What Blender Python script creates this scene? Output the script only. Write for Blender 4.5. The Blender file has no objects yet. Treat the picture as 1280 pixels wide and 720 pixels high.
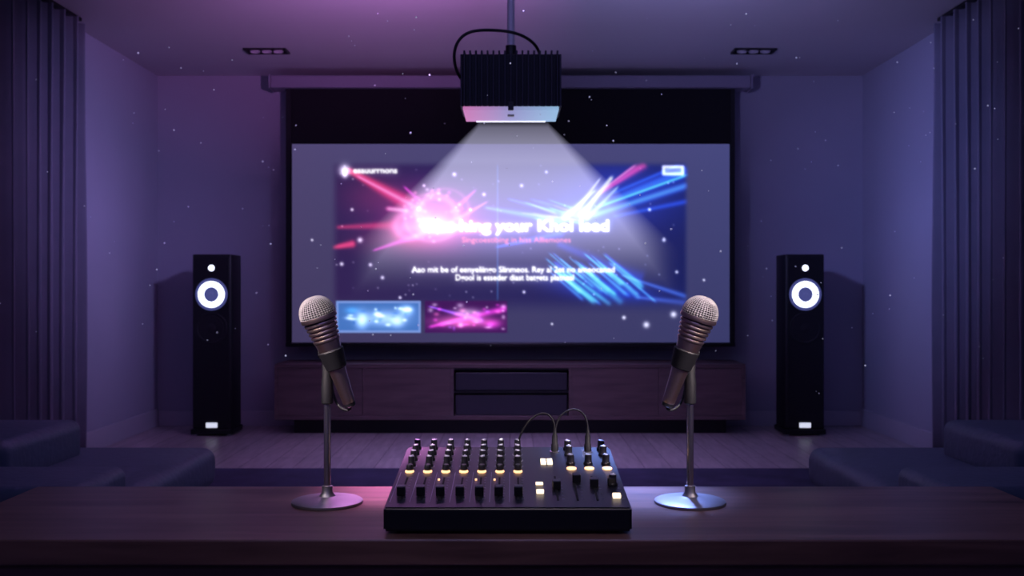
import bpy, bmesh, math, random
import numpy as np
from mathutils import Matrix, Vector
random.seed(7); np.random.seed(7)
scene = bpy.context.scene
scene.view_settings.view_transform = 'Standard'
scene.view_settings.look = 'None'

# ---------------------------------------------------------------- materials
def new_mat(name):
    m = bpy.data.materials.new(name); m.use_nodes = True
    nt = m.node_tree; b = nt.nodes['Principled BSDF']
    return m, nt, b
def pmat(name, col, rough=.5, metal=0., emis=None, estr=0., noise=0., nscale=20., bump=0., bscale=60.):
    m, nt, b = new_mat(name)
    b.inputs['Roughness'].default_value = rough
    b.inputs['Metallic'].default_value = metal
    tc = nt.nodes.new('ShaderNodeTexCoord')
    n = nt.nodes.new('ShaderNodeTexNoise'); n.inputs['Scale'].default_value = nscale
    n.inputs['Detail'].default_value = 4
    nt.links.new(tc.outputs['Object'], n.inputs['Vector'])
    r = nt.nodes.new('ShaderNodeValToRGB')
    k = noise
    r.color_ramp.elements[0].color = (col[0]*(1-k), col[1]*(1-k), col[2]*(1-k), 1)
    r.color_ramp.elements[1].color = (col[0]*(1+k), col[1]*(1+k), col[2]*(1+k), 1)
    nt.links.new(n.outputs['Fac'], r.inputs['Fac'])
    nt.links.new(r.outputs['Color'], b.inputs['Base Color'])
    if emis:
        b.inputs['Emission Color'].default_value = (*emis, 1)
        b.inputs['Emission Strength'].default_value = estr
    if bump:
        n2 = nt.nodes.new('ShaderNodeTexNoise'); n2.inputs['Scale'].default_value = bscale
        nt.links.new(tc.outputs['Object'], n2.inputs['Vector'])
        bp = nt.nodes.new('ShaderNodeBump'); bp.inputs['Strength'].default_value = bump
        bp.inputs['Distance'].default_value = .01
        nt.links.new(n2.outputs['Fac'], bp.inputs['Height'])
        nt.links.new(bp.outputs['Normal'], b.inputs['Normal'])
    return m
def woodmat(name, c1, c2, rough, scale=(1, 12, 12), nscale=3.):
    m, nt, b = new_mat(name)
    tc = nt.nodes.new('ShaderNodeTexCoord'); mp = nt.nodes.new('ShaderNodeMapping')
    mp.inputs['Scale'].default_value = scale
    n = nt.nodes.new('ShaderNodeTexNoise'); n.inputs['Scale'].default_value = nscale
    n.inputs['Detail'].default_value = 8; n.inputs['Distortion'].default_value = .6
    r = nt.nodes.new('ShaderNodeValToRGB')
    r.color_ramp.elements[0].position = .3; r.color_ramp.elements[1].position = .7
    r.color_ramp.elements[0].color = (*c1, 1); r.color_ramp.elements[1].color = (*c2, 1)
    nt.links.new(tc.outputs['Object'], mp.inputs['Vector']); nt.links.new(mp.outputs['Vector'], n.inputs['Vector'])
    nt.links.new(n.outputs['Fac'], r.inputs['Fac']); nt.links.new(r.outputs['Color'], b.inputs['Base Color'])
    bp = nt.nodes.new('ShaderNodeBump'); bp.inputs['Strength'].default_value = .15; bp.inputs['Distance'].default_value = .002
    nt.links.new(n.outputs['Fac'], bp.inputs['Height']); nt.links.new(bp.outputs['Normal'], b.inputs['Normal'])
    b.inputs['Roughness'].default_value = rough
    return m
M_wall = pmat('wall_paint', (.37, .36, .46), .85, noise=.04, nscale=3, bump=.05, bscale=200)
M_ceil = pmat('ceiling_paint', (.55, .53, .58), .9, noise=.03, nscale=2)
M_trim = pmat('trim_paint', (.46, .44, .52), .5)
M_house = pmat('screen_housing_paint', (.26, .24, .33), .5)
M_black = pmat('black_plastic', (.012, .012, .016), .35, noise=.2)
M_cab = pmat('speaker_cabinet_black', (.008, .008, .012), .45, noise=.2)
M_blackm = pmat('black_satin_metal', (.02, .02, .026), .4, metal=.6, noise=.2)
M_fin = pmat('anodised_fins', (.035, .032, .048), .38, metal=.5, noise=.1)
M_box = pmat('media_box_grey', (.045, .042, .060), .4, noise=.1)
M_matte = pmat('black_fabric', (.006, .006, .010), .95, noise=.2)
M_cone = pmat('driver_rubber', (.010, .010, .014), .5)
M_chrome = pmat('brushed_chrome', (.78, .74, .77), .26, metal=1, noise=.05)
M_base = pmat('cast_metal', (.28, .27, .31), .45, metal=.9, noise=.08, nscale=90)
M_copper = pmat('copper_steel', (.84, .64, .58), .30, metal=1, noise=.05)
M_wire = pmat('grille_wire', (.60, .56, .58), .45, metal=.8)
M_dark = pmat('grille_foam', (.015, .015, .02), .9)
M_cable = pmat('cable_rubber', (.006, .006, .010), .6)
M_white = pmat('led_white', (.8, .8, .8), .5, emis=(.72, .78, 1.), estr=2.6)
M_slot = pmat('projection_slot_glow', (.8, .8, .8), .5, emis=(.78, .80, 1.), estr=1.2)
M_halo = pmat('ring_halo_glow', (.02, .02, .04), .5, emis=(.16, .18, .62), estr=.35)  # faint emission imitates the halo around the speaker's ring light
M_tag = pmat('logo_white', (.8, .8, .8), .5, emis=(.8, .85, 1.), estr=.8)
M_amber = pmat('led_amber', (.8, .5, .2), .5, emis=(1., .54, .28), estr=1.7)
M_warm = pmat('led_warm_white', (.8, .7, .5), .5, emis=(1., .78, .55), estr=1.7)
M_mark = pmat('panel_print', (.35, .35, .45), .6)
M_sofa = pmat('sofa_leather', (.070, .098, .150), .55, noise=.15, nscale=15, bump=.25, bscale=45)
M_rug = pmat('rug_wool', (.060, .056, .12), 1., noise=.6, nscale=5, bump=.8, bscale=250)
M_curt = pmat('curtain_cloth', (.20, .19, .26), .95, noise=.1, nscale=8, bump=.1, bscale=400)
M_table = woodmat('walnut_table', (.058, .031, .032), (.170, .094, .088), .33, (1.2, 14, 14), 2.5)
M_cons = woodmat('console_wood', (.115, .075, .080), (.19, .125, .13), .5, (.8, 8, 10), 2.5)

# floor planks
M_floor, nt, b = new_mat('floor_planks')
tc = nt.nodes.new('ShaderNodeTexCoord'); mp = nt.nodes.new('ShaderNodeMapping')
mp.inputs['Rotation'].default_value = (0, 0, math.pi/2)
br = nt.nodes.new('ShaderNodeTexBrick')
br.inputs['Scale'].default_value = 1.; br.inputs['Brick Width'].default_value = 1.6; br.inputs['Row Height'].default_value = .16
br.inputs['Mortar Size'].default_value = .003
br.inputs['Color1'].default_value = (.52, .44, .45, 1); br.inputs['Color2'].default_value = (.42, .36, .38, 1)
br.inputs['Mortar'].default_value = (.14, .11, .12, 1)
nt.links.new(tc.outputs['Object'], mp.inputs['Vector']); nt.links.new(mp.outputs['Vector'], br.inputs['Vector'])
n = nt.nodes.new('ShaderNodeTexNoise'); n.inputs['Scale'].default_value = 4; n.inputs['Detail'].default_value = 6
mp2 = nt.nodes.new('ShaderNodeMapping'); mp2.inputs['Scale'].default_value = (9, 1, 1)
nt.links.new(tc.outputs['Object'], mp2.inputs['Vector']); nt.links.new(mp2.outputs['Vector'], n.inputs['Vector'])
mx = nt.nodes.new('ShaderNodeMix'); mx.data_type = 'RGBA'; mx.blend_type = 'OVERLAY'; mx.inputs['Factor'].default_value = .5
nt.links.new(br.outputs['Color'], mx.inputs['A']); nt.links.new(n.outputs['Fac'], mx.inputs['B'])
nt.links.new(mx.outputs['Result'], b.inputs['Base Color']); b.inputs['Roughness'].default_value = .36

# ---------------------------------------------------------------- helpers
def empty(name, loc):
    e = bpy.data.objects.new(name, None); e.location = loc; e.empty_display_size = .05
    scene.collection.objects.link(e); return e
def finish(bm, name, mat, parent=None, smooth=False, loc=(0, 0, 0), smooth_angle=None):
    bmesh.ops.recalc_face_normals(bm, faces=bm.faces)
    me = bpy.data.meshes.new(name); bm.to_mesh(me); bm.free()
    o = bpy.data.objects.new(name, me); scene.collection.objects.link(o)
    me.materials.append(mat)
    if smooth:
        for p in me.polygons: p.use_smooth = True
        if smooth_angle:
            me.set_sharp_from_angle(angle=math.radians(smooth_angle))
    o.location = loc
    if parent:
        o.parent = parent; o.location = Vector(loc) - parent.location
    return o
def add_box(bm, c, s, M=None, bevel=0., seg=2):
    t = bmesh.new(); bmesh.ops.create_cube(t, size=1)
    for v in t.verts: v.co = Vector((v.co.x*s[0], v.co.y*s[1], v.co.z*s[2]))
    if bevel: bmesh.ops.bevel(t, geom=t.edges[:], offset=bevel, segments=seg, affect='EDGES', profile=.5)
    for v in t.verts:
        v.co = v.co + Vector(c)
        if M: v.co = M @ v.co
    me = bpy.data.meshes.new('t'); t.to_mesh(me); t.free(); bm.from_mesh(me); bpy.data.meshes.remove(me)
def add_lathe(bm, prof, M=None, seg=32, capped=True):
    M = M or Matrix()
    rings = []
    for r, z in prof:
        rings.append([bm.verts.new(M @ Vector((r*math.cos(2*math.pi*i/seg), r*math.sin(2*math.pi*i/seg), z))) for i in range(seg)])
    for a, c in zip(rings, rings[1:]):
        for i in range(seg):
            bm.faces.new((a[i], a[(i+1) % seg], c[(i+1) % seg], c[i]))
    if capped:
        bm.faces.new(rings[0][::-1]); bm.faces.new(rings[-1])
def box(name, c, s, mat, parent=None, bevel=0., seg=2, smooth=False):
    bm = bmesh.new(); add_box(bm, (0, 0, 0), s, None, bevel, seg)
    return finish(bm, name, mat, parent, smooth, c, 40 if smooth else None)
def box6(name, x0, x1, y0, y1, z0, z1, mat, parent=None, bevel=0., seg=2, smooth=False):
    return box(name, ((x0+x1)/2, (y0+y1)/2, (z0+z1)/2), (x1-x0, y1-y0, z1-z0), mat, parent, bevel, seg, smooth)
def tube(name, pts, r, mat, parent=None):
    cu = bpy.data.curves.new(name, 'CURVE'); cu.dimensions = '3D'; cu.bevel_depth = r; cu.bevel_resolution = 4
    sp = cu.splines.new('NURBS'); sp.points.add(len(pts)-1)
    off = parent.location if parent else Vector((0, 0, 0))
    for p, q in zip(sp.points, pts): p.co = (*(Vector(q)-off), 1)
    sp.use_endpoint_u = True; sp.order_u = 4; cu.resolution_u = 16; cu.use_fill_caps = True
    cu.materials.append(mat)
    o = bpy.data.objects.new(name, cu); scene.collection.objects.link(o)
    if parent: o.parent = parent
    return o
T = Matrix.Translation
def R(a, ax): return Matrix.Rotation(a, 4, ax)
FRONT = R(math.pi/2, 'X')   # local +Z -> world -Y (towards viewer side)

# ---------------------------------------------------------------- room
XL, XR, YB, YF, H = -2.735, 2.705, 7.68, -1.6, 2.70
box6('floor', XL-.1, XR+.1, YF-.1, YB+.1, -.1, 0, M_floor)
box6('ceiling', XL-.1, XR+.1, YF-.1, YB+.1, H, H+.1, M_ceil)
box6('wall_back', XL-.1, XR+.1, YB, YB+.1, 0, H, M_wall)
box6('wall_front', XL-.1, XR+.1, YF-.1, YF, 0, H, M_wall)
box6('wall_left', XL-.1, XL, YF, YB, 0, H, M_wall)
box6('wall_right', XR, XR+.1, YF, YB, 0, H, M_wall)
box6('baseboard_back', XL, XR, YB-.018, YB, 0, .115, M_trim, bevel=.004)
box6('baseboard_left', XL, XL+.018, YF, YB-.018, 0, .135, M_trim, bevel=.004)
box6('baseboard_right', XR-.018, XR, YF, YB-.018, 0, .135, M_trim, bevel=.004)

# recessed twin ceiling spots (off)
for x in (-1.69, 1.665):
    e = empty('recessed_ceiling_light', (x, 6.86, H))
    bm = bmesh.new()
    add_box(bm, (0, -.065, -.006), (.29, .012, .012)); add_box(bm, (0, .065, -.006), (.29, .012, .012))
    add_box(bm, (-.14, 0, -.006), (.012, .13, .012)); add_box(bm, (.14, 0, -.006), (.012, .13, .012))
    finish(bm, 'frame', M_blackm, e, loc=(x, 6.86, H))
    box('tray', (x, 6.86, H-.002), (.27, .12, .004), M_matte, e)
    bm = bmesh.new()
    for dx in (-.08, 0, .08):
        add_lathe(bm, [(.032, -.014), (.036, -.004), (.026, -.006), (.004, -.004)], T((dx, 0, 0)), 20, False)
    finish(bm, 'lamp_cups', M_trim, e, True, (x, 6.86, H))

# ---------------------------------------------------------------- curtains
def curtain(side, x0):
    e = empty('curtain', (x0, 5.0, 0))
    y0, y1 = 3.0, 6.02
    N = 700; K = 14
    bm = bmesh.new(); rows = []
    for k in range(K+1):
        z = .02 + (H-.03-.02)*k/K
        row = []
        for i in range(N+1):
            y = y0+(y1-y0)*i/N
            p = y/.150*2*math.pi + .9*math.sin(y*3.1) + .6*math.sin(y*7.7+1)
            amp = .060 + .014*math.sin(y*5.3+k*.05)
            s_ = math.sin(p + .10*math.sin(z*2.2+y*2))
            dx = amp*math.copysign(abs(s_)**.8, s_) + .010*math.sin(2*p+1+z*.4)
            dy = .030*math.cos(p)
            row.append(bm.verts.new((side*dx, y+dy-5.0, z)))
        rows.append(row)
    for a, c in zip(rows, rows[1:]):
        for i in range(N): bm.faces.new((a[i], a[i+1], c[i+1], c[i]))
    o = finish(bm, 'pleated_cloth', M_curt, e, True, (x0, 5.0, 0))
    s = o.modifiers.new('s', 'SOLIDIFY'); s.thickness = .004
    box6('track', x0-.02, x0+.02, y0, y1+.02, H-.02, H, M_blackm, e)
curtain(1, -2.63); curtain(-1, 2.60)

# ---------------------------------------------------------------- projection screen
SX, SD = -.009, 7.45
scr = empty('projection_screen', (SX, 7.5, 1.6))
box6('housing', SX-1.787, SX+1.787, 7.40, 7.56, 2.553, 2.645, M_house, scr, .008)
box6('housing_cap', SX-1.80, SX-1.787, 7.39, 7.57, 2.548, 2.65, M_house, scr, .003)
box6('housing_cap_b', SX+1.787, SX+1.80, 7.39, 7.57, 2.548, 2.65, M_house, scr, .003)
box6('black_drop', -1.689, 1.665, 7.455, 7.462, .64, 2.553, M_matte, scr)
box6('weight_bar', -1.695, 1.671, 7.44, 7.475, .622, .652, M_black, scr, .006)
box6('edge_a', -1.692, -1.655, 7.448, 7.47, .65, 2.553, M_black, scr)
box6('edge_b', 1.637, 1.668, 7.448, 7.47, .65, 2.553, M_black, scr)
box6('wall_brackets', -1.2, 1.2, 7.56, 7.68, 2.58, 2.62, M_blackm, scr)

# picture shown on the screen, painted per-vertex on the screen fabric
PX0, PX1, PY0, PY1 = 365., 912., 180., 428.
NX, NY = 548, 249
gx, gy = np.meshgrid(np.linspace(PX0, PX1, NX), np.linspace(PY0, PY1, NY))
def col(r, g, b_): return np.array([r, g, b_])/255.
def sstep(a, b_, x):
    t = np.clip((x-a)/(b_-a), 0, 1); return t*t*(3-2*t)
img = np.zeros((NY, NX, 3))
tt = ((gx-PX0)/(PX1-PX0))[..., None]; vv = ((gy-PY0)/(PY1-PY0))[..., None]
img += (1-tt)*col(78, 70, 110)+tt*col(70, 72, 122)  # grey surround: projector spill painted into the screen's own emission
img *= (1.0-.16*vv)
mask = (sstep(412, 425, gx)*(1-sstep(853, 862, gx))*sstep(200, 211, gy)*(1-sstep(366, 396, gy)))[..., None]
art = np.zeros_like(img); art += (1-tt)*col(54, 38, 80)+tt*col(28, 36, 94)
def blob(x, y, sx, sy, c, a=1., ang=0.):
    ca, sa = math.cos(ang), math.sin(ang)
    u = (gx-x)*ca+(gy-y)*sa; v = -(gx-x)*sa+(gy-y)*ca
    return (a*np.exp(-(u/sx)**2-(v/sy)**2))[..., None]*c
def streak(x0, y0, x1, y1, w0, w1, c, a=1.):
    dx, dy = x1-x0, y1-y0; L = math.hypot(dx, dy)
    t = ((gx-x0)*dx+(gy-y0)*dy)/L/L; d = np.abs((gx-x0)*dy-(gy-y0)*dx)/L
    tc_ = np.clip(t, 0, 1); w = w0+(w1-w0)*tc_
    over = np.maximum(np.maximum(-t, t-1), 0)*L
    return (a*np.exp(-(d/w)**2-(over/4.)**2))[..., None]*c
RED, PNK, MAG, BLU, CYA, WHT, VIO = col(255, 40, 60), col(255, 120, 170), col(225, 50, 190), col(25, 70, 255), col(60, 190, 255), col(255, 255, 255), col(130, 80, 240)
art += blob(640, 275, 130, 50, VIO, .22)+blob(640, 285, 60, 26, col(150, 150, 230), .22)
art += blob(770, 240, 80, 40, BLU, .30)
# pink burst: rings and a hot core
art += blob(548, 275, 48, 34, col(245, 45, 105), .75)+blob(546, 282, 22, 16, col(255, 160, 180), .8)+blob(552, 286, 48, 5, PNK, .45)
for (cx, cy, rr, w_, a_) in ((545, 268, 24, 3.6, .35), (540, 272, 34, 3.0, .20), (556, 262, 30, 2.6, .15), (512, 282, 18, 5.0, .35)):
    dd = np.hypot((gx-cx), (gy-cy)*1.15); art += (a_*np.exp(-((dd-rr)/w_)**2))[..., None]*PNK
art += blob(500, 300, 50, 18, RED, .20)+blob(470, 245, 40, 26, RED, .15)+blob(512, 284, 20, 16, RED, .55)
art += streak(438, 214, 535, 268, 3.5, 9, RED, .75)+streak(450, 222, 530, 264, 1.5, 3, PNK, .45)
art += streak(424, 284, 520, 280, 2.5, 6, RED, .40)+streak(418, 309, 440, 305, 2.5, 4, RED, .8)
art += streak(470, 312, 530, 292, 1.5, 4, MAG, .6)+streak(487, 261, 507, 263, 2.5, 2.5, PNK, .8)
art += streak(508, 236, 530, 256, 1.5, 3, MAG, .6)+streak(592, 240, 566, 264, 1.5, 3, MAG, .6)+streak(606, 254, 575, 272, 1.2, 3, PNK, .5)
for k in range(46):
    a = random.uniform(0, 6.28); r = random.gauss(30, 7)
    art += blob(545+r*math.cos(a), 270+r*.85*math.sin(a), 2.2, 2.0, random.choice((MAG, PNK, PNK, WHT)), .45)
# red beams upper right, blue beams
art += streak(804, 206, 752, 240, 5, 2, col(230, 40, 80), .75)+streak(792, 208, 760, 232, 1.6, 1.2, PNK, .5)
art += streak(858, 214, 752, 256, 7, 3, BLU, .85)+streak(858, 232, 745, 268, 4, 3, col(50, 110, 255), .8)+streak(858, 219, 750, 258, 1.6, 1.4, CYA, .65)
art += streak(858, 252, 770, 270, 3, 2, BLU, .45)+streak(845, 208, 770, 240, 2, 2, BLU, .5)
# white feather
art += streak(763, 224, 728, 268, 2.2, 4, WHT, .85)+streak(748, 226, 724, 258, 1.2, 3, WHT, .6)+streak(742, 240, 706, 272, 1.5, 4, col(190, 215, 255), .7)+streak(770, 236, 735, 272, 1.5, 3, col(170, 200, 255), .6)
art += blob(726, 268, 24, 9, WHT, .45)+blob(735, 265, 40, 18, CYA, .25)
art += streak(622, 208, 622, 372, 1.1, 1.1, CYA, .22)+streak(610, 260, 700, 276, 2, 5, CYA, .45)+streak(640, 250, 705, 268, 1.2, 3, BLU, .8)+streak(625, 308, 700, 292, 1.5, 4, BLU, .7)
for k in range(16):
    x = random.uniform(640, 700); y = random.uniform(248, 275)
    art += streak(x, y, x+random.uniform(15, 35), y+random.uniform(3, 10), 1, 1.6, random.choice((CYA, BLU, VIO)), .4)
# diagonal blue feather lower right
for k in range(30):
    u = random.random(); x = 690+u*80+random.uniform(-8, 8); y = 318+random.uniform(0, 26); L = random.uniform(18, 62)
    art += streak(x, y, x+L*.85, min(y+L*.72, 379), random.uniform(.8, 1.6), random.uniform(1.4, 3.2), random.choice((CYA, CYA, BLU, col(50, 130, 255))), random.uniform(.35, .65))
art += streak(706, 346, 742, 377, 2, 4, CYA, .5)+streak(728, 336, 775, 377, 2, 4, CYA, .45)
art += blob(755, 362, 60, 14, BLU, .45, .15)+streak(700, 306, 800, 348, 4, 9, BLU, .30)+streak(800, 372, 858, 379, 2, 4, col(60, 100, 220), .5)+streak(780, 345, 856, 370, 1.5, 3, col(60, 110, 235), .5)
img = img*(1-mask)+art*mask
# soft shoulder so the picture keeps colour
img = np.where(img > .6, .6+(1-np.exp(-(img-.6)/.42))*.42, img)
dots = [(568, 218, 3), (450, 300, 3.5), (605, 243, 2.5), (652, 232, 2.5), (808, 406, 4), (842, 393, 4), (780, 397, 2.5), (463, 331, 2.5), (427, 330, 2.5), (478, 347, 2.5), (470, 400, 2),
        (530, 232, 2), (683, 215, 2), (588, 262, 2), (830, 300, 2.5), (812, 262, 2), (846, 340, 2), (655, 365, 2), (500, 372, 2), (440, 262, 2), (516, 340, 1.5), (600, 390, 1.5), (690, 405, 1.5), (880, 350, 1.5), (390, 300, 1.5)]
for x, y, r in dots: img += blob(x, y, r*.9, r*.9, WHT, .75)
for k in range(70): img += blob(random.uniform(420, 856), random.uniform(207, 372), 1.1, 1.1, WHT, random.uniform(.1, .4))
# thumbnails
def card(x0, x1, y0, y1):
    return (sstep(x0-1, x0+1, gx)*(1-sstep(x1-1, x1+1, gx))*sstep(y0-1, y0+1, gy)*(1-sstep(y1-1, y1+1, gy)))[..., None]
c0 = card(420, 526, 376, 416); c1 = card(423, 523, 379, 413)
img = img*(1-c0)+c0*col(120, 150, 220)
t1 = np.zeros_like(img)+col(70, 115, 190)
t1 += blob(480, 398, 26, 9, WHT, .45)+blob(452, 400, 7, 10, col(230, 240, 255), .6)+blob(508, 388, 8, 6, col(200, 220, 255), .6)+blob(440, 388, 8, 4, CYA, .3)+blob(497, 402, 8, 7, WHT, .4)
for k in range(26):
    x = random.uniform(436, 512); y = random.uniform(384, 409)
    t1 += blob(x, y, random.uniform(1.5, 5), random.uniform(1.5, 3), random.choice((WHT, WHT, col(-80, -60, -30))), .45)
img = img*(1-c1)+np.clip(t1, 0, 1)*c1
c2 = card(531, 634, 376, 416)
t2 = np.zeros_like(img)+col(66, 26, 88)
t2 += blob(580, 402, 34, 7, PNK, .7)+blob(585, 390, 16, 5, WHT, .4)+streak(540, 408, 630, 386, 2, 4, MAG, .6)+streak(540, 384, 600, 400, 1, 3, VIO, .7)+blob(615, 405, 10, 5, MAG, .6)
for k in range(34):
    x = random.uniform(536, 630); y = random.uniform(380, 412)
    t2 += blob(x, y, random.uniform(1.5, 5), random.uniform(1.2, 3), random.choice((PNK, MAG, VIO, WHT)), .4)
img = img*(1-c2)+np.clip(t2, 0, 1)*c2

def blur(a, s):
    r = int(3*s)+1; k = np.exp(-(np.arange(-r, r+1)/s)**2/2); k /= k.sum()
    a = np.apply_along_axis(lambda v: np.convolve(np.pad(v, r, mode='edge'), k, 'valid'), 0, a)
    return np.apply_along_axis(lambda v: np.convolve(np.pad(v, r, mode='edge'), k, 'valid'), 1, a)
def raster_text(body, x0, x1, ymid, capx, bold=0.):
    cu = bpy.data.curves.new('t', 'FONT'); cu.body = body; cu.offset = bold; cu.resolution_u = 3
    o = bpy.data.objects.new('t', cu); scene.collection.objects.link(o)
    dg = bpy.context.evaluated_depsgraph_get(); oe = o.evaluated_get(dg); me = oe.to_mesh()
    me.calc_loop_triangles()
    V = np.array([v.co[:2] for v in me.vertices]); Tr = [tuple(t.vertices) for t in me.loop_triangles]
    oe.to_mesh_clear(); bpy.data.objects.remove(o)
    mn, mxx = V.min(0), V.max(0)
    S = 4
    P = np.empty_like(V); P[:, 0] = x0+(V[:, 0]-mn[0])/(mxx[0]-mn[0])*(x1-x0)
    P[:, 1] = ymid+capx/2-V[:, 1]/.73*capx
    acc = np.zeros((NY*S, NX*S))
    Q = (P-np.array([PX0, PY0]))*S
    for t in Tr:
        a, b_, c = Q[t[0]], Q[t[1]], Q[t[2]]
        lo = np.floor(np.minimum(np.minimum(a, b_), c)).astype(int); hi = np.ceil(np.maximum(np.maximum(a, b_), c)).astype(int)+1
        lo = np.maximum(lo, 0)
        xs, ys = np.meshgrid(np.arange(lo[0], hi[0])+.5, np.arange(lo[1], hi[1])+.5)
        def e(p, q): return (q[0]-p[0])*(ys-p[1])-(q[1]-p[1])*(xs-p[0])
        w0, w1, w2 = e(a, b_), e(b_, c), e(c, a)
        ins = ((w0 >= 0) & (w1 >= 0) & (w2 >= 0)) | ((w0 <= 0) & (w1 <= 0) & (w2 <= 0))
        sub = acc[lo[1]:hi[1], lo[0]:hi[0]]
        sub[ins[:sub.shape[0], :sub.shape[1]]] = 1
    return acc.reshape(NY, S, NX, S).mean((1, 3))
def put(body, x0, x1, y, cap, c, a=1., bold=0., s=.8, glow=.5, gs=4, dim=0.):
    global img
    m_ = raster_text(body, x0, x1, y, cap, bold)
    k = (np.clip(blur(m_, s)*1.4, 0, 1)*a)[..., None]
    img = img+(blur(m_, gs)*glow)[..., None]*c
    img = img*(1-k)+k*c*1.15
put('The hing your Khoi Ised', 530, 762, 282, 14.5, WHT, 1., .034, .8, .55, 4)
put('Singcoestibing in hiss Alliemones', 578, 714, 300, 7, PNK, .75, .01, .7, .2)
put('Aao mit be of eenyeliingo Slinmeos. Rey al 2et no ameocaned', 515, 769, 337, 7.5, WHT, .9, .02, .7, .6)
put('Dgool is esseder diast batgets platneal', 570, 718, 347, 7.5, WHT, .9, .02, .7, .6)
put('esauurrnons', 442, 497, 213, 7.5, WHT, .8, .03, .8, .4)
img += blob(431, 213, 6.5, 6.5, WHT, 1.)+blob(431, 218, 3, 4, WHT, .6)
pill = card(828, 855, 207, 219)-card(831, 852, 210, 216)*.6
img += blur(pill[..., 0], 1.)[..., None]*WHT*.9
img = np.clip(img, 0, 1.25)
lin = np.power(img, 2.2)

me = bpy.data.meshes.new('projected_picture')
Wd, Hd = 3.275, 1.485
xs = SX+(gx-PX0)/(PX1-PX0)*Wd-Wd/2; zs = 2.1405-(gy-PY0)/(PY1-PY0)*Hd
co = np.stack([xs-SX, np.full_like(xs, 7.4535-7.5), zs-1.6], -1).reshape(-1, 3)
idx = np.arange(NX*NY).reshape(NY, NX)
f = np.stack([idx[:-1, :-1], idx[1:, :-1], idx[1:, 1:], idx[:-1, 1:]], -1).reshape(-1, 4)
me.vertices.add(len(co)); me.vertices.foreach_set('co', co.ravel())
me.loops.add(f.size); me.loops.foreach_set('vertex_index', f.ravel().astype(np.int32))
me.polygons.add(len(f)); me.polygons.foreach_set('loop_start', np.arange(0, f.size, 4, dtype=np.int32))
me.update(calc_edges=True); me.validate()
at = me.color_attributes.new('picture', 'FLOAT_COLOR', 'POINT')
rgba = np.ones((NX*NY, 4), dtype=np.float32); rgba[:, :3] = lin.reshape(-1, 3)
at.data.foreach_set('color', rgba.ravel())
M_scr, nt, b = new_mat('screen_fabric_with_picture')
an = nt.nodes.new('ShaderNodeAttribute'); an.attribute_name = 'picture'
b.inputs['Base Color'].default_value = (.03, .03, .035, 1); b.inputs['Roughness'].default_value = .9
nt.links.new(an.outputs['Color'], b.inputs['Emission Color']); b.inputs['Emission Strength'].default_value = 1.
me.materials.append(M_scr)
o = bpy.data.objects.new('projected_picture', me); scene.collection.objects.link(o); o.parent = scr

# ---------------------------------------------------------------- media console
con = empty('media_console', (-.014, 7.4, 0))
cx0, cx1, cy0, cy1, cz0, cz1 = -1.719, 1.69, 7.20, 7.64, .108, .513
box6('top', cx0, cx1, cy0, cy1, cz1-.03, cz1, M_cons, con, .003)
box6('bottom', cx0, cx1, cy0, cy1, cz0, cz0+.03, M_cons, con, .003)
box6('side_a', cx0, cx0+.025, cy0, cy1, cz0+.03, cz1-.03, M_cons, con)
box6('side_b', cx1-.025, cx1, cy0, cy1, cz0+.03, cz1-.03, M_cons, con)
box6('back', cx0+.025, cx1-.025, cy1-.015, cy1, cz0+.03, cz1-.03, M_black, con)
box6('divider_a', -.445, -.4225, cy0, cy1-.015, cz0+.03, cz1-.03, M_cons, con)
box6('divider_b', .411, .434, cy0, cy1-.015, cz0+.03, cz1-.03, M_cons, con)
box6('niche_shelf', -.4225, .411, cy0+.004, cy1-.015, .302, .320, M_black, con)
box6('niche_rim', -.4225, .411, cy0+.004, cy0+.02, cz1-.045, cz1-.03, M_blackm, con)
for nm, a, c in (('door_1', cx0+.026, -1.083), ('door_2', -1.081, -.446), ('door_3', .435, 1.06), ('door_4', 1.062, cx1-.026)):
    box6(nm, a, c, cy0+.004, cy0+.022, cz0+.032, cz1-.032, M_cons, con, .001)
box6('media_box', -.41, .40, cy0+.02, cy0+.34, .320, .450, M_box, con, .005)
box6('media_box_b', -.41, .40, cy0+.02, cy0+.34, .138, .288, M_box, con, .005)
box6('plinth', cx0+.12, cx1-.12, cy0+.10, cy1-.02, 0, cz0, M_black, con)

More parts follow.
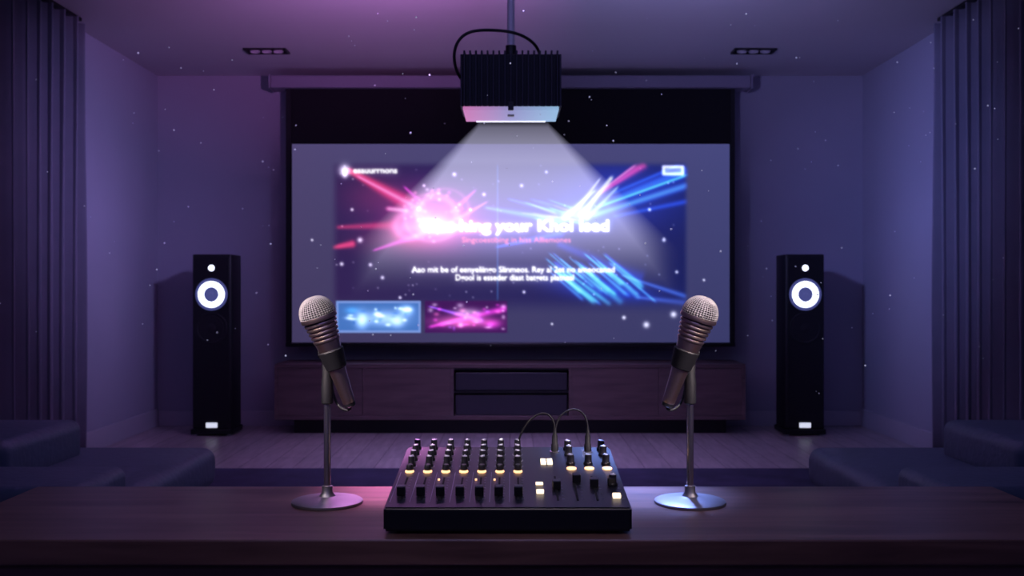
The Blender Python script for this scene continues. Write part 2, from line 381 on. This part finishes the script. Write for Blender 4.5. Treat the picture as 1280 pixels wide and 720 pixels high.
# ---------------------------------------------------------------- tower speakers
def speaker(x):
    e = empty('tower_speaker', (x, 7.28, 0))
    yf = 7.146; yb = 7.41; hw = .139
    box6('cabinet', x-hw, x+hw, yf, yb, .05, 1.305, M_cab, e, .010, 3, True)
    box6('plinth', x-hw-.010, x+hw+.010, yf-.01, yb+.01, .012, .05, M_cab, e, .005)
    bm = bmesh.new()
    for dx in (-.12, .12):
        for y in (yf+.03, yb-.03): add_lathe(bm, [(.015, 0), (.015, .013)], T((dx, y-7.28, 0)), 12)
    finish(bm, 'feet', M_chrome, e, loc=(x, 7.28, 0))
    box6('baffle', x-hw+.012, x+hw-.012, yf-.008, yf, .11, 1.285, M_cab, e, .003)
    F = yf-.008
    def drv(name, z, prof, mat, seg=40, cap=False):
        bm = bmesh.new(); add_lathe(bm, prof, T((0, F-7.28, z)) @ FRONT, seg, cap)
        finish(bm, name, mat, e, True, (x, 7.28, 0), 50)
    drv('tweeter_surround', 1.206, [(.040, 0), (.040, .004), (.030, .005), (.024, .002)], M_cone)
    drv('tweeter_dome', 1.206, [(.022, .001), (.020, .006), (.012, .010), (.002, .011)], M_white, cap=True)
    drv('midrange_frame', 1.0167, [(.116, 0), (.114, .004), (.104, .007), (.098, .006), (.098, .001)], M_halo)
    drv('midrange_ring_light', 1.0167, [(.095, .001), (.095, .007), (.088, .010), (.060, .010), (.053, .007), (.053, .001)], M_white)
    drv('midrange_cone', 1.0167, [(.052, .005), (.035, .001), (.022, .001), (.018, .006), (.002, .009)], M_halo, cap=True)
    drv('woofer_frame', .775, [(.115, 0), (.115, .003), (.108, .006), (.10, .003), (.09, .001)], M_cone)
    drv('woofer_cone', .775, [(.092, .003), (.085, .005), (.078, .003), (.04, .001), (.034, .003), (.002, .007)], M_cone, cap=True)
    box('logo_plate', (x, yf-.004, .078), (.082, .008, .036), M_tag, e, .003)
speaker(-2.155); speaker(2.103)

# ---------------------------------------------------------------- rug
rg = box6('area_rug', -1.80, 1.82, 3.95, 5.80, 0.0, .014, M_rug, None, .005)

# ---------------------------------------------------------------- sofas
def sofa(s):
    e = empty('low_sofa', (s*1.9, 3.3, 0))
    def sb(n, xa, xb, y0, y1, z0, z1, r):
        a, b_ = sorted((s*xa, s*xb)); box6(n, a, b_, y0, y1, z0, z1, M_sofa, e, r, 6, True)
    sb('base', 1.20, 2.45, 2.70, 3.86, .08, .30, .03)
    sb('seat_cushion', 1.15, 2.05, 3.06, 3.90, .29, .445, .050)
    sb('backrest', 1.60, 2.16, 3.14, 3.72, .42, .575, .040)
    sb('back_frame', 2.05, 2.47, 2.72, 3.88, .25, .50, .05)
    sb('armrest', 1.20, 2.45, 2.76, 3.12, .25, .508, .035)
    bm = bmesh.new()
    for xx in (1.3, 2.4):
        for yy in (2.76, 3.76): add_box(bm, (s*(xx-1.9), yy-3.3, .04), (.05, .05, .08))
    finish(bm, 'feet', M_black, e, loc=(s*1.9, 3.3, 0))
sofa(-1); sofa(1)

# ---------------------------------------------------------------- table
TZ = .72
tb = empty('wooden_table', (0, 1.537, 0))
box6('top', -.82, .83, 1.354, 1.72, TZ-.035, TZ, M_table, tb, .002, 2)
box6('apron', -.79, .80, 1.366, 1.70, TZ-.11, TZ-.035, M_table, tb)
bm = bmesh.new()
for x in (-.75, .76):
    for y in (1.40, 1.67): add_box(bm, (x, y-1.537, .305), (.05, .05, .61))
finish(bm, 'legs', M_table, tb, loc=(0, 1.537, 0))

# ---------------------------------------------------------------- mixer
mxr = empty('audio_mixer', (-.006, 1.545, TZ))
W, yF, yB, hF, hB = .346, 1.384, 1.705, .037, .071
bm = bmesh.new()
vs = [(-W/2, yF, .004), (W/2, yF, .004), (W/2, yB, .004), (-W/2, yB, .004), (-W/2, yF, hF), (W/2, yF, hF), (W/2, yB, hB), (-W/2, yB, hB)]
V = [bm.verts.new((x, y-1.545, z)) for x, y, z in vs]
for q in ((0, 1, 2, 3), (4, 5, 6, 7), (0, 1, 5, 4), (1, 2, 6, 5), (2, 3, 7, 6), (3, 0, 4, 7)): bm.faces.new([V[i] for i in q])
bmesh.ops.bevel(bm, geom=bm.edges[:], offset=.003, segments=3, affect='EDGES')
M_case = pmat('mixer_case', (.005, .006, .013), .38, noise=.1)
finish(bm, 'case', M_case, mxr, True, (-.006, 1.545, TZ), 40)
sl = math.atan2(hB-hF, yB-yF)
MS = T((0, yF-1.545, hF)) @ R(sl, 'X')     # local: x across, y up the slope, z normal
LS = math.hypot(hB-hF, yB-yF)
def at_(u, v, z=0.): return MS @ T((W*(u-.5), LS*v, z))
locM = (-.006, 1.545, TZ)
bk, bc, bmk, ba, bw, bsl, bfc = [bmesh.new() for _ in range(7)]
bt = bmesh.new()
knob = [(.0068, .0005), (.0068, .004), (.0054, .0055), (.0052, .0155), (.0045, .0170)]
U = [.055+.0815*i for i in range(12)]
def kn(u, v, k=1., cap=True):
    add_lathe(bk, [(a*k, z) for a, z in knob], at_(u, v), 16)
    if cap: add_lathe(bt, [(.0040*k, .0169), (.0036*k, .0176)], at_(u, v), 14)
    add_box(bc, (0, .002, .0178), (.0012, .005, .0008), at_(u, v) @ R(random.uniform(-1.2, 1.2), 'Z'))
for i, u in enumerate(U[:7]):
    for r_, v in enumerate((.945, .84, .735, .63)):
        kn(u, v)
        add_lathe(bmk, [(.0084, .0002), (.0084, .0006), (.0078, .0006)], at_(u, v), 20, False)
    add_lathe(ba, [(.0070, .0003), (.0070, .0020)], at_(u, .535), 16)
    add_box(ba, (0, -.0080, .0018), (.0085, .003, .0024), at_(u, .535), .0008)
    add_lathe(bk, [(.0062, .002), (.0056, .004), (.0050, .0095), (.004, .0105)], at_(u, .545, .001), 16)
    add_box(bsl, (0, 0, .0004), (.0028, LS*.34, .0008), at_(u, .27))
    for q in range(9): add_box(bmk, (.0065, 0, .0003), (.004 if q % 4 == 0 else .0025, .0005, .0004), at_(u, .12+.04*q))
    v = .17
    add_box(bfc, (0, 0, .008), (.0125, .0135, .014), at_(u, v), .0015)
    add_box(bmk, (0, 0, .0152), (.012, .0012, .0006), at_(u, v))
    add_box(bmk, (-.006, 0, .0003), (.0006, LS*.45, .0004), at_(u-.02, .30))
    if i in (2, 4, 5): add_box(ba, (-.0075, 0, .0012), (.003, .003, .002), at_(u, .40))
# master section
u7, u8, u9, u10, u11 = U[7:]
for (u, v) in ((u9, .93), (u11, .93), (u11, .82), (u9, .82), (u10, .66), (u9, .66), (u11, .66), (u11, .32)): kn(u, v, 1.1)
for u in (u9, u10, u11):
    add_lathe(ba, [(.0078, .0003), (.0078, .0020)], at_(u, .585), 16)
    add_box(ba, (0, -.0085, .0018), (.0085, .003, .0024), at_(u, .585), .0008)
for r_ in range(3):
    for c_ in range(2): add_box(bw, ((c_-.5)*.0105, (r_-1)*.010, .0015), (.0085, .0078, .0028), at_((u7+u8)/2+.012, .70), .0008)
add_box(bw, (0, 0, .002), (.0110, .008, .003), at_(u7+.01, .33), .001)
add_box(bw, (0, 0, .003), (.0110, .009, .005), at_(u7+.01, .20), .001)
add_box(bw, (0, 0, .003), (.0115, .010, .006), at_(u11, .14), .001)
for (u, v) in ((u8, .27), (u9+.01, .37), (u10, .30), (u11-.004, .32)): add_box(bfc, (0, 0, .007), (.0125, .0135, .013), at_(u, v), .0015)
for u in (u8, u9, u10): add_box(bsl, (0, 0, .0004), (.0028, LS*.36, .0008), at_(u, .28))
for u in (u8, u9, u10, u11):
    for q in range(7): add_box(bmk, (.008, 0, .0003), (.003, .0005, .0004), at_(u, .12+.05*q))
for q in range(8): add_box(bmk, (0, 0, .0003), (.010, .0008, .0004), at_(u10, .80+.02*q))
M_knob = pmat('knob_plastic', (.010, .010, .015), .28)
finish(bk, 'knobs', M_knob, mxr, True, locM, 45)
finish(bt, 'knob_caps', pmat('knob_cap_grey', (.36, .37, .46), .35, metal=.3), mxr, True, locM, 45)
finish(bc, 'knob_pointers', pmat('pointer_white', (.9, .9, .95), .5), mxr, False, locM)
finish(bmk, 'panel_markings', M_mark, mxr, False, locM)
finish(ba, 'amber_leds', M_amber, mxr, False, locM)
finish(bw, 'lit_buttons', M_warm, mxr, False, locM)
finish(bsl, 'fader_slots', M_matte, mxr, False, locM)
finish(bfc, 'fader_caps', M_knob, mxr, False, locM)
bm = bmesh.new()
for x in (-.15, .15):
    for y in (-.14, .14): add_lathe(bm, [(.008, 0), (.008, .005)], T((x, y, 0)), 12)
finish(bm, 'rubber_feet', M_black, mxr, False, locM)
# jack plugs + patch cables
bm = bmesh.new(); bm2 = bmesh.new()
plug = [(.0040, 0), (.0062, .001), (.0062, .012), (.0050, .014), (.0048, .026), (.0030, .030), (.0022, .040)]
PA = at_(.725, .90, 0); PB = at_(.885, .90, 0)
O = Vector(locM)
up = R(-sl, 'X')
for P in (PA, PB):
    add_lathe(bm, plug, P @ up, 18)
    add_lathe(bm2, [(.0085, 0), (.0085, .0015), (.0065, .002)], P, 18, False)
finish(bm, 'jack_plugs', M_cable, mxr, True, locM, 50); finish(bm2, 'jack_sockets', M_chrome, mxr, True, locM, 50)
a = O+(PA @ up @ Vector((0, 0, .036))); c = O+(PB @ up @ Vector((0, 0, .036)))
tube('patch_cable', [a, a+Vector((-.001, 0, .022)), a+Vector((-.020, 0, .036)), a+Vector((-.050, 0, .012)), a+Vector((-.062, .012, -.02)), a+Vector((-.066, .024, -.048)), a+Vector((-.066, .026, -.09))], .0016, M_cable, mxr)
tube('patch_cable_b', [a+Vector((.001, 0, -.004)), a+Vector((.002, 0, .018)), a+Vector((.018, 0, .034)), c+Vector((-.016, 0, .038)), c+Vector((0, 0, .022)), c], .0016, M_cable, mxr)

# ---------------------------------------------------------------- microphones on desk stands
def mic(s, xp):
    e = empty('microphone_on_stand', (xp, 1.585, TZ))
    L = (xp, 1.585, TZ)
    bm = bmesh.new()
    add_lathe(bm, [(.0555, 0), (.0565, .002), (.0560, .0045), (.052, .0065), (.030, .0085), (.013, .0120), (.0085, .018), (.0085, .028), (.0062, .029)], None, 64)
    finish(bm, 'base', M_base, e, True, L, 40)
    bm = bmesh.new(); add_lathe(bm, [(.0056, .026), (.0056, .165)], None, 24)
    finish(bm, 'pole', M_chrome, e, True, L, 40)
    bm = bmesh.new(); add_lathe(bm, [(.0075, .158), (.0095, .160), (.0095, .196), (.0082, .200), (.0082, .236), (.0065, .240)], None, 28)
    finish(bm, 'upper_sleeve', M_cable, e, True, L, 40)
    # microphone axis
    tail = Vector((s*-.036, -.006, .1600)); head = Vector((s*.019, -.030, .3285))
    ax = (head-tail).normalized(); ln = (head-tail).length
    q = Vector((0, 0, 1)).rotation_difference(ax).to_matrix().to_4x4()
    A = T(tail) @ q
    k = ln/.176
    def pr(lst): return [(r, z*k) for r, z in lst]
    bm = bmesh.new(); add_lathe(bm, pr([(.0085, .0), (.0100, .002), (.0104, .010), (.0125, .045), (.0165, .083), (.0195, .100), (.0205, .104)]), A, 40)
    finish(bm, 'handle', M_copper, e, True, L, 40)
    bm = bmesh.new(); add_lathe(bm, pr([(.0070, -.006), (.0092, -.004), (.0092, .001)]), A, 30)
    finish(bm, 'connector', M_black, e, True, L, 40)
    bm = bmesh.new(); prof = [(.0195, .102)]
    z = .104
    for i in range(5):
        r = .0212+.0012*i
        prof += [(r-.0026, z), (r, z+.001), (r+.0004, z+.0035), (r-.0002, z+.0048), (r-.0026, z+.0056)]; z += .0068
    prof += [(.0262, z), (.0285, z+.001), (.0292, z+.004), (.0285, z+.0070), (.0266, z+.0075)]
    add_lathe(bm, pr(prof), A, 48); finish(bm, 'ribbed_collar', M_copper, e, True, L, 35)
    # grille ball
    zc = .146
    G = A @ T((0, 0, zc*k))
    bm = bmesh.new(); bmesh.ops.create_uvsphere(bm, u_segments=32, v_segments=16, radius=1, matrix=G @ Matrix.Diagonal((.0262, .0262, .0283, 1)))
    finish(bm, 'grille_foam', M_dark, e, True, L)
    bm = bmesh.new(); prof = []
    for i in range(15):
        t = i/14*math.pi/2*.96
        prof.append((.0285*math.cos(t)**.85, .0305*math.sin(t)))
    add_lathe(bm, prof, G, 40, True)
    o = finish(bm, 'grille_mesh', M_wire, e, True, L)
    w = o.modifiers.new('w', 'WIREFRAME'); w.thickness = .0013; w.use_even_offset = False
    # clip
    bm = bmesh.new(); add_lathe(bm, [(.0140, .058*k), (.0165, .060*k), (.0205, .088*k), (.0190, .090*k), (.0150, .064*k)], A, 36, False)
    o = finish(bm, 'clip_cradle', M_cable, e, True, L, 40); so = o.modifiers.new('s', 'SOLIDIFY'); so.thickness = .002
    bm = bmesh.new(); pm = A @ Vector((0, 0, .070*k))
    add_box(bm, (0, -.006, .232), (.014, .016, .022), None, .003)
    bmesh.ops.create_cone(bm, cap_ends=True, segments=24, radius1=.0085, radius2=.0085, depth=.026, matrix=T((0, -.004, .240)) @ R(math.pi/2, 'Y'))
    add_box(bm, ((pm.x)*.5, pm.y*.5, (pm.z+.238)/2), (.016, .018, .022), None, .003)
    finish(bm, 'clip_pivot', M_cable, e, True, L, 35)
    t0 = Vector(L)+tail
    d = -ax
    tube('cable_loop', [t0+d*.002, t0+d*.010, t0+d*.014+Vector((s*.008, 0, 0)), t0+Vector((s*.016, .004, -.008)), t0+Vector((s*.028, .02, .004)), t0+Vector((s*.034, .026, .03))], .0022, M_cable, e)
mic(-1, -.294); mic(1, .2835)

# ---------------------------------------------------------------- ceiling projector
PJ = (-.004, 3.63, 1.80)
pj = empty('ceiling_projector', PJ)
hx, y0, y1, z0, z1 = .172, 3.50, 3.76, 1.690, 1.895
box6('body', PJ[0]-hx, PJ[0]+hx, y0+.022, y1, z0+.012, z1-.004, M_blackm, pj, .004)
bm = bmesh.new()
nf = 17
for i in range(nf):
    x = -hx+.008+(2*hx-.016)*i/(nf-1)
    add_box(bm, (x, y0+.012-PJ[1], (z0+z1)/2+.006-PJ[2]), (.0065, .026, z1-z0-.014), None, .0015)
for i in range(nf):
    x = -hx+.008+(2*hx-.016)*i/(nf-1)
    add_box(bm, (x, (y0+y1)/2-PJ[1], z1-PJ[2]-.001), (.0065, y1-y0, .008))
for i in range(9):
    y = y0+.03+(y1-y0-.05)*i/8
    for sx in (-1, 1): add_box(bm, (sx*(hx+.002), y-PJ[1], (z0+z1)/2+.006-PJ[2]), (.010, .006, z1-z0-.02))
finish(bm, 'cooling_fins', M_fin, pj, loc=PJ)
M_glow, nt, b = new_mat('projector_underside_glow')
tc = nt.nodes.new('ShaderNodeTexCoord'); sp = nt.nodes.new('ShaderNodeSeparateXYZ'); nt.links.new(tc.outputs['Generated'], sp.inputs[0])
r = nt.nodes.new('ShaderNodeValToRGB'); r.color_ramp.elements[0].color = (.72, .22, .55, 1); r.color_ramp.elements[1].color = (.34, .60, .88, 1)
mid = r.color_ramp.elements.new(.5); mid.color = (.34, .34, .66, 1)
nt.links.new(sp.outputs['X'], r.inputs['Fac']); nt.links.new(r.outputs['Color'], b.inputs['Emission Color']); b.inputs['Emission Strength'].default_value = .75
b.inputs['Base Color'].default_value = (.1, .1, .12, 1)
box6('diffuser_panel', PJ[0]-hx+.003, PJ[0]+hx-.003, y0+.004, y1-.004, z0, z0+.012, M_glow, pj, .002)
box6('latch', PJ[0]-.010, PJ[0]+.010, y0-.002, y0+.012, z0-.002, z0+.028, M_black, pj, .002)
box6('underside_sensor', PJ[0]-.012, PJ[0]+.012, 3.60, 3.63, z0-.004, z0, M_black, pj, .001)
box6('projection_slot', PJ[0]-.13, PJ[0]+.13, 3.735, 3.752, z0-.003, z0+.001, M_slot, pj, .001)
bm = bmesh.new()
add_lathe(bm, [(.014, z1-PJ[2]+.04), (.014, H-PJ[2])], None, 24)
add_lathe(bm, [(.06, H-.02-PJ[2]), (.06, H-PJ[2])], None, 32)
finish(bm, 'ceiling_pole', pmat('pole_metal', (.70, .62, .74), .5, metal=.1), pj, True, PJ, 40)
bm = bmesh.new()
add_lathe(bm, [(.030, z1-PJ[2]), (.030, z1-PJ[2]+.012), (.020, z1-PJ[2]+.016), (.020, z1-PJ[2]+.05)], None, 24)
finish(bm, 'pole_mount', M_black, pj, True, PJ, 40)
yy = 3.47
tube('power_cable', [(.10, 3.60, 1.89), (.10, 3.56, 1.912), (.07, 3.50, 1.935), (.01, yy, 1.955), (-.06, yy, 1.962), (-.14, yy, 1.962), (-.185, yy, 1.935), (-.205, yy, 1.885), (-.200, 3.50, 1.83), (-.180, 3.54, 1.80), (-.165, 3.56, 1.80)], .0055, M_cable, pj)

# beam as a self-glowing volume imitating lit haze, a fan from projector to screen
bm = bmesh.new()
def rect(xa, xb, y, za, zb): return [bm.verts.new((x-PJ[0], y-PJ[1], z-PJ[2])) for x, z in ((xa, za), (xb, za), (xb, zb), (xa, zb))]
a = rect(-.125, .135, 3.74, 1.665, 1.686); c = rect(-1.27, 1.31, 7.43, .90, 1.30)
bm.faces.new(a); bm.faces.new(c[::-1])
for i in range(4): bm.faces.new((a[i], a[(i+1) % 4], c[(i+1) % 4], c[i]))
M_beam = bpy.data.materials.new('beam_glow_volume'); M_beam.use_nodes = True; nt = M_beam.node_tree
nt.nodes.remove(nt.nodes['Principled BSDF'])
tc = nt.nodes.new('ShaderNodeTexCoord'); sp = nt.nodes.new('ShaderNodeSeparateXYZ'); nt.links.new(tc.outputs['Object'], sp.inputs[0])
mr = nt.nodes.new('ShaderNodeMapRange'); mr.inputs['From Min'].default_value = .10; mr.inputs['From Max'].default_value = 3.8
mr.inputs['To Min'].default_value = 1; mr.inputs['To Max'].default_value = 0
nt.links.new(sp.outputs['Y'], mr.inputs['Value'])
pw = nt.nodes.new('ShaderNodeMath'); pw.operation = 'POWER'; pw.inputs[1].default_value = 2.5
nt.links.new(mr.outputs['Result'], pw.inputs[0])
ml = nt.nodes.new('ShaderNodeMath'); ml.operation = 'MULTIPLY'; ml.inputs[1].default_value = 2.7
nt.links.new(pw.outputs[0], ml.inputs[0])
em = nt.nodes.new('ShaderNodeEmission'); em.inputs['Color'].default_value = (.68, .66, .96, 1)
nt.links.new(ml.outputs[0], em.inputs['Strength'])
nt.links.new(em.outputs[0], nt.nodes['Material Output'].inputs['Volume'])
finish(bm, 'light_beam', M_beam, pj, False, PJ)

# ---------------------------------------------------------------- dust motes (one object)
bm = bmesh.new()
rd = random.Random(21)
for k in range(300):
    d = rd.uniform(1.9, 6.8)
    x = rd.uniform(-.52, .52)*d; z = 1.0627+rd.uniform(-.22, .28)*d
    if z > 2.5 or z < .75 or abs(x) > 2.35: continue
    if 3.3 < d < 3.95 and abs(x) < .35: continue
    r_ = rd.uniform(.0004, .0009)*d*rd.choice((.7, .8, 1, 1.3))
    bmesh.ops.create_icosphere(bm, subdivisions=1, radius=r_, matrix=T((x, d, z)))
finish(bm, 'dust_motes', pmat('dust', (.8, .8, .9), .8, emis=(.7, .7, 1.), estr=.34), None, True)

# ---------------------------------------------------------------- lights
def area(name, loc, target, size, power, colr, sy=None, spread=None):
    l = bpy.data.lights.new(name, 'AREA'); l.energy = power; l.color = colr; l.size = size
    if sy: l.shape = 'RECTANGLE'; l.size_y = sy
    if spread: l.spread = math.radians(spread)
    o = bpy.data.objects.new(name, l); scene.collection.objects.link(o); o.location = loc
    o.rotation_euler = (Vector(target)-Vector(loc)).to_track_quat('-Z', 'Y').to_euler()
    return o
area('violet_room_wash', (0, -1.2, 2.5), (0, 5, 1.2), 3.0, 6.5, (.30, .29, 1.), .6)
area('pink_ceiling_fill', (-.14, 3.70, 1.93), (-.55, 4.75, 2.72), .12, 16, (.85, .32, 1.), .12, 72)  # unseen source added above the projector for the ceiling's pink glow
area('blue_ceiling_fill', (.14, 3.70, 1.93), (.75, 4.8, 2.72), .12, 9, (.44, .40, 1.), .12, 72)  # its blue counterpart, likewise added to tint the ceiling
area('left_wall_wash', (.6, 4.2, 2.66), (-2.735, 6.6, 1.6), .3, 6.5, (.46, .38, 1.), .3, 42)
area('right_wall_wash', (-.6, 4.2, 2.66), (2.705, 6.6, 1.6), .3, 6.5, (.30, .35, 1.), .3, 42)
area('floor_fill', (0, 5.3, 2.68), (0, 6.3, 0), .8, 8.5, (.52, .40, 1.), .3, 72)  # added out of view to brighten the floor, no fixture there
area('sofa_pole_fill', (0, 2.5, 2.68), (0, 2.7, 0), 1.4, 5, (.38, .40, 1.), .3)  # unseen soft light added to lift the sofas and projector pole
area('pink_reflection_fill', (-.21, 2.3, 1.9), (-.21, 1.70, .74), .08, .45, (1., .32, .90), .08, 11)  # added spot imitating the screen's pink reflection beside the mixer
area('blue_reflection_fill', (.21, 2.3, 1.9), (.215, 1.69, .74), .08, 1.0, (.22, .36, 1.), .08, 14)  # added spot imitating the blue reflection on the mixer's other side
area('desk_key', (0, .6, 2.5), (0, 1.6, .9), .3, 1.0, (.95, .78, .95), .3, 60)  # unseen light added to brighten microphones and mixer
area('mic_accent_left', (-.95, .9, 1.75), (-.29, 1.56, .97), .12, .38, (1., .82, .82), .12, 17)  # unseen spot added to brighten the left microphone
area('mic_accent_right', (.95, .9, 1.75), (.28, 1.56, .97), .12, .38, (1., .82, .82), .12, 17)  # same added spot for the right microphone

w = bpy.data.worlds.new('World'); scene.world = w; w.use_nodes = True
w.node_tree.nodes['Background'].inputs[0].default_value = (.02, .02, .05, 1)

# ---------------------------------------------------------------- camera
cam = bpy.data.cameras.new('camera'); cam.lens = 35; cam.sensor_width = 36
co_ = bpy.data.objects.new('camera', cam); scene.collection.objects.link(co_)
co_.location = (0, 0, 1.0627); co_.rotation_euler = (math.pi/2, 0, 0)
cam.clip_start = .05
cam.dof.use_dof = True; cam.dof.focus_distance = 1.9; cam.dof.aperture_fstop = 7.5
scene.camera = co_
